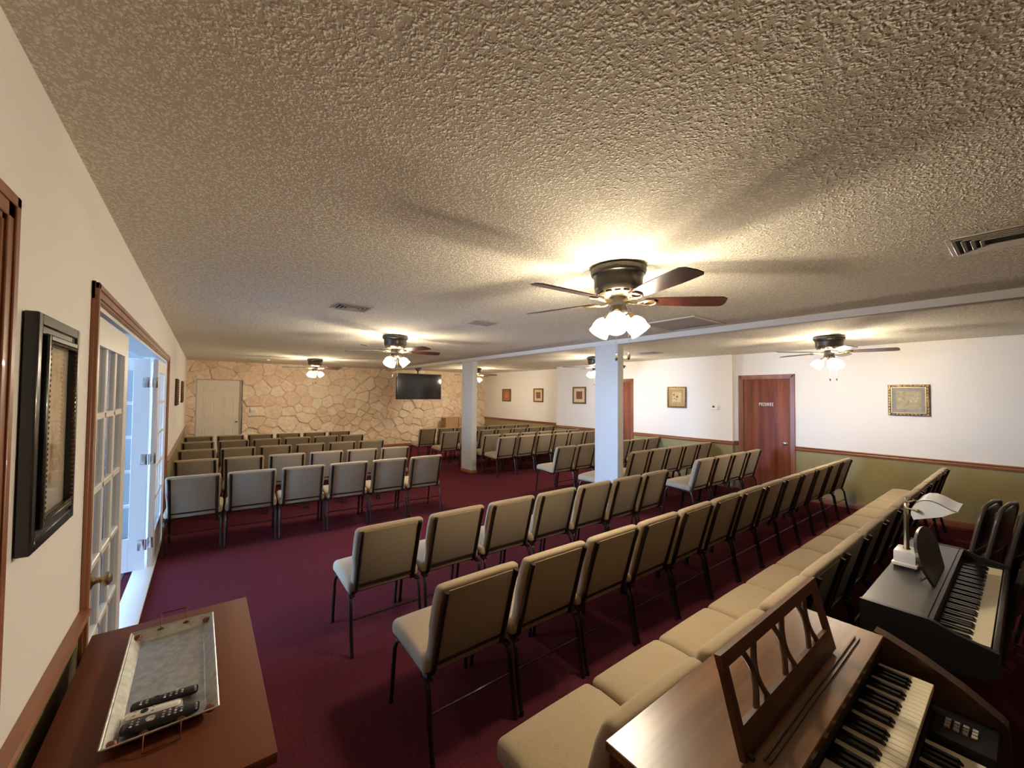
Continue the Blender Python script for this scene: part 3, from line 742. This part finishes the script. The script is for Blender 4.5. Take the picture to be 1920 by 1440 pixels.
bm = BM(); box(bm, -.0205, -.0200, -w_/2+.064, w_/2-.064, -h_/2+.064, h_/2-.064); obj('glazing', bm, M['pane'], t, smooth=False)

# ------------------------------------------------------------------ small wall fittings
t = thing('thermostat', 'white thermostat on the wall left of the lettered door', 'thermostat', (XM, 3.675, 1.48))
bm = BM(); box(bm, -.008, -.0005, -.085, .085, -.042, .042, .004, 2); obj('wall_plate', bm, M['white'], t)
bm = BM(); box(bm, -.028, -.0085, -.052, .062, -.040, .046, .006, 3); bd = obj('body', bm, M['white'], t)
bm = BM(); box(bm, -.030, -.0285, .008, .052, .0, .034); obj('display', bm, M['lcd'], bd, smooth=False)
def plate(x, y, z, label, face='y'):
    t = thing('light_switch', label, 'switch', (x, y, z))
    bm = BM()
    if face == 'y': box(bm, -.036, .036, -.008, 0, -.058, .058, .003, 2)
    else: box(bm, -.008, 0, -.036, .036, -.058, .058, .003, 2)
    obj('cover_plate', bm, M['white'], t)
    bm = BM()
    if face == 'y': box(bm, -.006, .006, -.018, -.0085, -.012, .012, .002, 1)
    else: box(bm, -.018, -.0085, -.006, .006, -.012, .012, .002, 1)
    obj('toggle', bm, M['white'], t)
plate(1.00, YB-.085, 1.24, 'white switch plate on the stone wall right of the white door')
bm = BM(); ball(bm, (XM-.02, 5.78, 2.36), .022, 12); box(bm, XM-.02, XM-.0005, 5.765, 5.795, 2.35, 2.37)
tag(obj('camera_dome', bm, M['blackplastic']), 'small round black fixture high on the wall above the brown door', 'camera')

# ------------------------------------------------------------------ ceiling registers
def register(cx, cy, lx, ly, label, group=None, chain=False, blades=4):
    t = thing('ceiling_vent', label, 'vent', (cx, cy, H), 0, group)
    bm = BM(); f_ = .020
    for a, b, c, d in ((-lx/2, lx/2, -ly/2, -ly/2+f_), (-lx/2, lx/2, ly/2-f_, ly/2), (-lx/2, -lx/2+f_, -ly/2+f_, ly/2-f_), (lx/2-f_, lx/2, -ly/2+f_, ly/2-f_)):
        box(bm, a, b, c, d, -.006, -.0008, .002, 1)
    obj('frame', bm, M['vent'], t)
    bm = BM(); box(bm, -lx/2+f_, lx/2-f_, -ly/2+f_, ly/2-f_, -.002, -.0006); obj('duct', bm, M['ventdark'], t, smooth=False)
    bm = BM()
    # nested u-shaped louvres, deepest at the middle
    for k in range(blades):
        q = f_+.010+k*.030
        if ly/2-q < .01 or lx/2-q < .01: break
        zz = -.006-.004*k
        X_, Y_, z0, z1 = lx/2-q, ly/2-q, -.0105, -.0035
        for s_ in (-1, 1):
            for pts in (((s_*X_, -Y_), (s_*X_, Y_)), ((-X_, s_*Y_), (X_, s_*Y_))):
                (ax_, ay_), (bx_, by_) = pts
                ix, iy = (s_*.011, 0) if ax_ == bx_ else (0, s_*.011)
                A = [bm.verts.new(p) for p in ((ax_, ay_, z1), (bx_, by_, z1), (bx_+ix, by_+iy, z0), (ax_+ix, ay_+iy, z0))]
                B = [bm.verts.new((p.co.x-ix*.16, p.co.y-iy*.16, p.co.z-.0018)) for p in A]
                bm.faces.new(A); bm.faces.new(B[::-1])
                for i in range(4): bm.faces.new((A[i], B[i], B[(i+1) % 4], A[(i+1) % 4]))
    obj('louvres', bm, M['vent'], t)
    if chain:
        bm = BM()
        for i in range(16): ball(bm, (.05, -.04, -.02-i*.005), .0028, 5)
        obj('bead_chain', bm, M['chrome'], t)
    return t
register(1.055, 3.785, .32, .265, 'slatted ceiling vent above the left block, left of the second fan')
register(3.08, .035, .36, .42, 'large slatted ceiling vent at the right edge of the photo', chain=True)
register(6.42, 4.20, .33, .33, 'small dark ceiling vent right of the nearest post')
register(.93, 11.3, .30, .28, 'ceiling vent close to the stone wall above the white door')
t = thing('return_grille', 'grey four panel return grille beside the ceiling beam', 'grille', (4.08, 2.28, H))
bm = BM()
frame = ((-.33, .33, -.31, -.285), (-.33, .33, .285, .31), (-.33, -.305, -.285, .285), (.305, .33, -.285, .285))
for a, b, c, d in frame: box(bm, a, b, c, d, -.014, -.0008, .002, 1)
obj('frame', bm, M['vent'], t)
for i in range(4):
    bm = BM(); box(bm, -.303, .303, -.283+i*.1420, -.283+i*.1420+.138, -.010, -.002, .002, 1); obj('panel', bm, M['grille'], t)
t = thing('ceiling_speaker', 'flat grey square cover in the ceiling right of the second fan', 'cover', (2.41, 3.68, H))
bm = BM(); box(bm, -.14, .14, -.10, .10, -.008, -.0008, .002, 1); obj('cover', bm, M['grille'], t)
bm = BM(); lathe(bm, [(.055, -.0008), (.058, -.015), (.045, -.035), (.02, -.042), (.001, -.043)], 20, (1.16, 10.9, H))
tag(obj('smoke_detector', bm, M['vent']), 'small round smoke detector on the ceiling near the stone wall', 'smoke detector')

# ------------------------------------------------------------------ tan boxes at the back
for x0, x1, s in ((6.42, 6.90, 'left'), (6.93, 7.36, 'right')):
    t = thing('cardboard_box', 'tan box behind the farthest chairs, %s of two against the stone wall' % s, 'box', ((x0+x1)/2, 12.1, 0), 0, 'tan boxes by the stone wall')
    wd = (x1-x0)/2
    bm = BM(); box(bm, -wd, wd, -.17, .17, .001, .90, .004, 1); obj('carton', bm, M['pinebox'], t)
    bm = BM(); box(bm, -wd-.0008, wd+.0008, -.03, .03, .899, .9015); obj('tape', bm, mat('brown_tape', (.36, .24, .12), .4), t, smooth=False)

# ------------------------------------------------------------------ low table with tray and remotes (left front)
TZ = .78
t = thing('side_table', 'reddish brown table along the left wall under the metal tray', 'table', (-.07, 1.665, 0))
bm = BM(); box(bm, -.24, .24, -.485, .485, TZ-.028, TZ, .003, 2); obj('table_top', bm, M['table'], t)
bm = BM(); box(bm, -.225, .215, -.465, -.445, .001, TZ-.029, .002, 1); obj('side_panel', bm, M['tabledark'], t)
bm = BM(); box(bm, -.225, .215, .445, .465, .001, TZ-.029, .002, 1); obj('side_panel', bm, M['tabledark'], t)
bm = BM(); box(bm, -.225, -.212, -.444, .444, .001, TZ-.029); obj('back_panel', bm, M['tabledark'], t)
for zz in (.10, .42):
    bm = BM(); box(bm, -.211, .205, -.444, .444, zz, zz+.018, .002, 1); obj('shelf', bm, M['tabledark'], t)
t = thing('metal_tray', 'galvanised rectangular metal tray lying on the brown table', 'tray', (-.068, 1.705, TZ), math.radians(.5))
def tray_mesh():
    bm = BM()
    L = [(.118, .303, .0275), (.118, .303, .030), (.113, .298, .030), (.092, .272, .0075), (.088, .268, .0055), (.0, .0, .0055)]
    Lb = [(.113, .298, .0275), (.090, .270, .005), (.086, .266, .0015)]
    def loop(a, b, z): return [bm.verts.new(p) for p in ((-a, -b, z), (a, -b, z), (a, b, z), (-a, b, z))]
    seq = [loop(*q) for q in Lb[::-1]]+[loop(*q) for q in L[:-1]]
    for A, B in zip(seq, seq[1:]):
        for k in range(4): bm.faces.new((A[k], A[(k+1) % 4], B[(k+1) % 4], B[k]))
    bm.faces.new(seq[0][::-1]); bm.faces.new(seq[-1])
    return bm
obj('tray_body', tray_mesh(), M['galv'], t, smooth=False)
bm = BM()
for a in (-1, 1):
    tube(bm, [(-.118, a*.303, .030), (.118, a*.303, .030)], .0032, 6); tube(bm, [(a*.118, -.303, .030), (a*.118, .303, .030)], .0032, 6)
obj('rolled_rim', bm, M['galv'], t)
for s in (-1, 1):
    bm = BM(); q = s*.307; hz = .062 if s > 0 else .006
    tube(bm, [(-.037, q-s*.018, .024), (-.037, q+s*.004, .034), (-.037, q+s*.030, hz), (.037, q+s*.030, hz), (.037, q+s*.004, .034), (.037, q-s*.018, .024)], .0022, 6)
    for u in (-.037, .037): lathe(bm, [(.010, .0), (.009, .003), (.001, .004)], 10, (u, s*.291, .024), Matrix.Rotation(-s*.7, 4, 'X'))
    obj('handle', bm, M['copper'], t)
for sx_, sy_ in ((-1, 1), (1, 1), (-1, -1), (1, -1)):
    bm = BM(); ball(bm, (sx_*.100, sy_*.280, .020), .014, 8, (1, 1.3, .5)); obj('corner_boss', bm, M['copper'], t)
def remote(c, ln, wd, ang, body, label, kind):
    t = thing('remote_control', label, 'remote', (c[0], c[1], TZ+.0095), ang)
    bm = BM(); box(bm, -ln/2, ln/2, -wd/2, wd/2, 0, .017, min(wd/2-.002, .012 if kind != 'white' else .016), 3)
    for v in bm.verts: v.co.z = max(0, min(.017, v.co.z))
    obj('casing', bm, body, t)
    n = 0
    cols = 3
    for i in range(int(ln/.013)-3):
        for j in range(cols):
            if kind == 'white' and (i % 3 or j == 1): continue
            x = -ln/2+.022+i*.013; y = (j-1)*wd*.26
            if kind != 'white' and -ln*.22 < x < -ln*.05: continue
            bm = BM(); lathe(bm, [(.0032, 0), (.0030, .0014), (.0005, .0016)], 6, (x, y, .0168))
            obj('button', bm, M['white'] if ((i+j) % 4 == 0 and kind != 'white') else (M['greyframe'] if kind != 'plain' else M['stone_pic']), t)
    bm = BM(); r = wd*.27; lathe(bm, [(r, 0), (r*.95, .0018), (r*.5, .002), (r*.45, .0005)], 18, (-ln*.135 if kind != 'white' else -ln*.16, 0, .0168))
    obj('ring_pad', bm, M['chrome'] if kind == 'ring' else M['blackplastic'], t)
remote((-.068, 1.552), .150, .036, math.radians(-5), M['blackplastic'], 'black remote farthest from the camera in the metal tray', 'plain')
remote((-.090, 1.509), .125, .032, math.radians(-7), M['white'], 'white remote between two black remotes in the metal tray', 'white')
remote((-.072, 1.465), .165, .040, math.radians(-5), M['blackplastic'], 'black remote with a ring pad, nearest the tray end', 'ring')

# ------------------------------------------------------------------ keyboards
WP = .0231
_kd = {}
def key_data(kind, ln, wp=WP):
    k = (kind, round(ln, 3))
    if k not in _kd:
        bm = BM()
        if kind == 'w': box(bm, -wp/2+.0005, wp/2-.0005, 0, ln, -.018, 0, .0012, 1); m = M['ivory']
        else:
            prism(bm, [(0, 0), (.010, .0105), (ln, .0115), (ln, 0)], 'x', -.0055, .0055); m = M['ebony']
        bmesh.ops.recalc_face_normals(bm, faces=bm.faces)
        me = bpy.data.meshes.new('white_key' if kind == 'w' else 'black_key'); bm.to_mesh(me); bm.free(); me.materials.append(m); _kd[k] = me
    return _kd[k]
def keys(parent, xr, y, z, n, lnw, lnb, last):
    """n white keys ending at x=xr; y front edge; last = letter of the rightmost key"""
    names = 'CDEFGAB'; idx = names.index(last)
    for i in range(n):
        x = xr-WP*(i+.5)
        o = bpy.data.objects.new('white_key', key_data('w', lnw)); COL.objects.link(o); o.parent = parent; o.location = (x, y, z)
        nm = names[(idx-i) % 7]
        if nm in 'DEGAB' and i < n:      # black key just left of these
            if i == n-1: continue
            o = bpy.data.objects.new('black_key', key_data('b', lnb)); COL.objects.link(o); o.parent = parent; o.location = (x-WP/2, y+lnw-lnb, z+.0005)

# home organ in walnut
OX0, OX1, OY0, OY1, OZ = .765, 1.852, .315, .622, .88
t = thing('organ', 'walnut home organ with two keyboards at the lower right', 'organ', (OX0, 0, 0))
L_ = OX1-OX0
bm = BM(); box(bm, 0, L_, OY0, OY1, OZ-.022, OZ, .002, 1); obj('lid', bm, M['organ'], t)
bm = BM(); box(bm, .01, L_+.02, OY0+.03, OY1-.004, .001, OZ-.023, .002, 1); obj('case', bm, M['organdark'], t)
bm = BM(); box(bm, .24, L_-.09, OY0+.045, OY0+.050, OZ+.0003, OZ+.005); box(bm, .24, L_-.09, OY0+.056, OY0+.061, OZ+.0003, OZ+.005, .001, 1); obj('lid_groove', bm, M['organdark'], t)
bm = BM(); box(bm, .03, L_-.01, .325, OY0+.029, .795, OZ-.024, .002, 1); obj('key_rail', bm, M['felt'], t)
for s_, x in (('l', -.035), ('r', L_+.022)):
    bm = BM()
    top = [(OY0+.03, OZ-.004), (OY0, OZ-.012), (OY0-.09, OZ-.045), (OY0-.18, OZ-.090), (OY0-.255, OZ-.140), (.052, OZ-.150), (.045, .62), (.06, .56), (.30, .50), (OY0+.03, .50)]
    prism(bm, top, 'x', x, x+.048); obj('cheek', bm, M['organdark'], t, smooth=False)
bm = BM(); box(bm, -.03, L_+.07, .045, .34, .56, .60, .003, 1); obj('key_bed', bm, M['organdark'], t)
bm = BM(); box(bm, .03, 1.055, .208, .330, .735, .780, .003, 1); obj('manual_rail', bm, M['pianoside'], t)
bm = BM(); box(bm, .03, L_-.02, .20, .33, .601, .734); obj('manual_block', bm, M['felt'], t, smooth=False)
um = bpy.data.objects.new('upper_manual', None); COL.objects.link(um); um.parent = t
keys(um, 1.055, .195, .800, 27, .128, .085, 'C')
lm = bpy.data.objects.new('lower_manual', None); COL.objects.link(lm); lm.parent = t
keys(lm, .925, .085, .700, 27, .118, .080, 'C')
bm = BM(); box(bm, .95, 1.105, .068, .205, .601, .715, .004, 2); eb = obj('control_block', bm, M['pianoside'], t)
bm = BM()
for i in range(4):
    for j in range(3): box(bm, 1.00+j*.018, 1.013+j*.018, .105+i*.018, .117+i*.018, .7155, .721, .001, 1)
obj('tab_switches', bm, M['greyframe'], eb)
for dx, dy in ((0, 0), (-.022, -.012)):
    bm = BM(); lathe(bm, [(.010, 0), (.010, .006), (.007, .009), (.001, .0095)], 14, (.405+dx, .272+dy, .812)); obj('stop_knob', bm, M['chrome'], t)
bm = BM(); box(bm, .30, .43, .235, .30, .802, .811, .002, 1); obj('stop_plate', bm, M['pianoside'], t)
# fret-work music stand resting on the organ
t = thing('music_stand', 'wooden fretwork music rest standing on the organ lid', 'music rest', (.955, .395, OZ+.002))
TH = math.radians(15)
Tm = Matrix.Rotation(-TH, 4, 'X')
def P2(x, z): return Vector((x, 0, z))
Wm, Hm = .665, .212
def slab(poly, th=.014):
    bm = BM(); prism(bm, poly, 'y', -th/2, th/2)
    for v in bm.verts: v.co = Tm @ (v.co+Vector((0, 0, .005)))
    return bm
obj('bottom_rail', slab([(0, 0), (Wm, 0), (Wm, .062), (0, .062)]), M['organdark'], t, smooth=False)
obj('top_rail', slab([(0, Hm-.030), (Wm, Hm-.030), (Wm, Hm), (0, Hm)], .016), M['organ'], t, smooth=False)
for x in (0, Wm-.026):
    obj('end_post', slab([(x, .062), (x+.026, .062), (x+.026, Hm-.030), (x, Hm-.030)]), M['organdark'], t, smooth=False)
for c in (.145, .333, .52):
    for s in (-1, 1):
        bm = BM(); pts = []
        for i in range(9):
            q = i/8; zz = .058+(Hm-.030-.058+.004)*q
            xx = c+s*(.032-.030*math.sin(PI*q))+s*.004
            pts.append((xx, 0, zz+.004))
        tube(bm, pts, .0085, 6, .8)
        for v in bm.verts: v.co = Tm @ v.co
        obj('splat', bm, M['organdark'], t)
bm = BM(); tube(bm, [(.02, -.014, .012), (.02, .0, .012)], .006, 8); obj('hinge_pin', bm, M['metal'], t)

# black digital piano
PX0, PX1 = 2.46, 3.80
t = thing('piano', 'black upright digital piano right of the walnut organ', 'piano', (PX0, 0, 0))
Lp = PX1-PX0
bm = BM(); box(bm, .022, Lp-.022, .28, .50, .725, .75, .003, 1); obj('top_panel', bm, M['pianoblack'], t)
for x in (0, Lp-.021):
    bm = BM()
    prism(bm, [(.502, .752), (.28, .752), (.262, .748), (.20, .725), (.12, .708), (.085, .70), (.085, .62), (.12, .58), (.26, .56), (.28, .02), (.502, .02)], 'x', x, x+.021)
    obj('side_panel', bm, M['pianoside'], t, smooth=False)
bm = BM(); prism(bm, [(.279, .7495), (.265, .7485), (.262, .675), (.279, .675)], 'x', .022, Lp-.022); obj('fallboard', bm, M['pianoblack'], t, smooth=False)
bm = BM(); box(bm, .022, Lp-.022, .266, .276, .735, .742); obj('rest_ledge', bm, M['brownmetal'], t, smooth=False)
bm = BM(); box(bm, .022, Lp-.022, .088, .50, .60, .650, .003, 1); obj('key_bed', bm, M['pianoside'], t)
bm = BM(); box(bm, .022, Lp-.022, .088, .106, .651, .690, .003, 2); obj('key_slip', bm, M['pianoblack'], t)
for x0, x1 in ((.022, .072), (Lp-.072, Lp-.022)):
    bm = BM(); box(bm, x0, x1, .107, .262, .651, .692, .003, 1); obj('key_block', bm, M['pianoside'], t)
bm = BM(); box(bm, .022, Lp-.022, .43, .445, .25, .60); obj('rear_panel', bm, M['pianoside'], t, smooth=False)
bm = BM(); box(bm, .022, Lp-.022, .30, .36, .08, .11); obj('pedal_bar', bm, M['pianoside'], t, smooth=False)
for k in (-1, 0, 1):
    bm = BM(); box(bm, Lp/2+k*.07-.012, Lp/2+k*.07+.012, .23, .31, .055, .062, .002, 1); obj('pedal', bm, M['brass'], t)
km = bpy.data.objects.new('keyboard', None); COL.objects.link(km); km.parent = t
WP = (Lp-.146)/52; _kd.clear()
keys(km, Lp-.073, .110, .690, 52, .150, .100, 'C')
# oval-topped music rest
t = thing('music_rest', 'black arched music rest leaning on the piano top', 'music rest', (3.095, .300, .750))
bm = BM(); pts = []
for i in range(25):
    a = PI*i/24; pts.append((.275*math.cos(a), .115+.130*math.sin(a)**.8))
poly = [(.19, .004), *pts, (-.19, .004)]
prism(bm, poly, 'y', 0, .012)
for v in bm.verts: v.co = Matrix.Rotation(math.radians(-17), 4, 'X') @ v.co
obj('board', bm, M['pianoblack'], t, smooth=False)
bm = BM(); tube(bm, [(-.12, .015, .05), (-.16, .055, .004), (-.10, .06, .004)], .003, 6); tube(bm, [(-.16, .055, .004), (-.135, .02, .03)], .003, 6); obj('wire_prop', bm, M['metal'], t)

# banker's lamp on the piano
t = thing('table_lamp', 'bankers lamp with white glass shade standing on the black piano', 'lamp', (3.155, .435, .7515))
bm = BM(); box(bm, -.085, .085, -.052, .052, .012, .030, .004, 2); box(bm, -.070, .070, -.045, .045, .030, .090, .004, 2); obj('marble_base', bm, M['marble'], t)
bm = BM()
for a in (-1, 1):
    for b in (-1, 1): ball(bm, (a*.070, b*.040, .0065), .0065, 8)
obj('brass_feet', bm, M['brass'], t)
bm = BM(); lathe(bm, [(.016, .090), (.016, .096), (.012, .102), (.0115, .20), (.0115, .335), (.015, .338), (.014, .350), (.006, .356), (.005, .375), (.001, .380)], 16); obj('pole', bm, M['brass'], t)
bm = BM(); tube(bm, [(0, 0, .345), (-.06, -.004, .345), (-.112, -.015, .342), (-.120, -.06, .338)], .0045, 8); tube(bm, [(0, 0, .345), (.06, -.004, .345), (.150, -.015, .342), (.158, -.06, .338)], .0045, 8)
ball(bm, (-.121, -.062, .338), .009, 10); ball(bm, (.159, -.062, .338), .009, 10); obj('yoke_arm', bm, M['brass'], t)
bm = BM()
prof = [(-.045, .285), (-.034, .315), (-.036, .345), (-.052, .378), (-.078, .398), (-.108, .402), (-.140, .392), (-.168, .376), (-.190, .366), (-.205, .364)]
n = len(prof)-1
def shade_strip(bm, off):
    rows = []
    for x in [-.112+.262*k/8 for k in range(9)]:
        rows.append([bm.verts.new((x, y, z-off)) for y, z in prof])
    for a, b in zip(rows, rows[1:]):
        for i in range(n): bm.faces.new((a[i], a[i+1], b[i+1], b[i]))
    return rows
A = shade_strip(bm, 0); B = shade_strip(bm, .004)
for a, b in ((A[0], B[0]), (A[-1], B[-1])):
    for i in range(n): bm.faces.new((a[i], a[i+1], b[i+1], b[i]))
for i in (0, n):
    for k in range(8): bm.faces.new((A[k][i], A[k+1][i], B[k+1][i], B[k][i]))
for x in (-.112, .150):
    vs = [bm.verts.new((x, y, z)) for y, z in prof]+[bm.verts.new((x, -.15, .325))]
    vs2 = [bm.verts.new((x+.003, v.co.y, v.co.z)) for v in vs]
    bm.faces.new(vs); bm.faces.new(vs2[::-1])
obj('glass_shade', bm, M['milk'], t, angle=50)

# folded metal chairs leaning at the far right
def folded_chair(x, y, rz, label):
    t = thing('folding_chair', label, 'folding chair', (x, y, 0), rz, 'folded chairs beside the piano')
    w = .215
    bm = BM(); r = .013
    pts = [(-w, .17, .012), (-w+.006, .085, .50), (-w+.010, .015, .88), (-w+.022, 0, .955), (-w+.06, -.005, .988), (0, -.006, 1.0), (w-.06, -.005, .988), (w-.022, 0, .955), (w-.010, .015, .88), (w-.006, .085, .50), (w, .17, .012)]
    tube(bm, pts, r, 8); obj('front_frame', bm, M['brownmetal'], t)
    bm = BM()
    for s in (-1, 1): tube(bm, [(s*(w-.032), .20, .012), (s*(w-.034), .120, .42), (s*(w-.036), .085, .62)], .011, 8)
    tube(bm, [(-w+.032, .19, .10), (w-.032, .19, .10)], .008, 6); obj('rear_legs', bm, M['brownmetal'], t)
    bm = BM(); box(bm, -w+.018, w-.018, -.012, .016, .70, .965, .010, 3)
    for v in bm.verts: v.co.y += (.965-v.co.z)*.14+.004
    obj('backrest', bm, M['brownpad'], t)
    bm = BM(); box(bm, -w+.03, w-.03, 0, .035, .30, .68, .014, 3)
    for v in bm.verts: v.co.y += (.965-v.co.z)*.17
    obj('seat_pad', bm, M['brownpad'], t)
    return t
nm = ['nearest the piano, leftmost of the four', 'second of the four from the piano', 'third of the four from the piano', 'rightmost of the four, at the photo edge']
for i, (x, y, a) in enumerate(((4.22, .165, -9), (4.22, .095, -9), (4.25, -.005, -12), (4.25, -.075, -12))):
    folded_chair(x, y, math.radians(a), 'folded brown metal chair, '+nm[i])
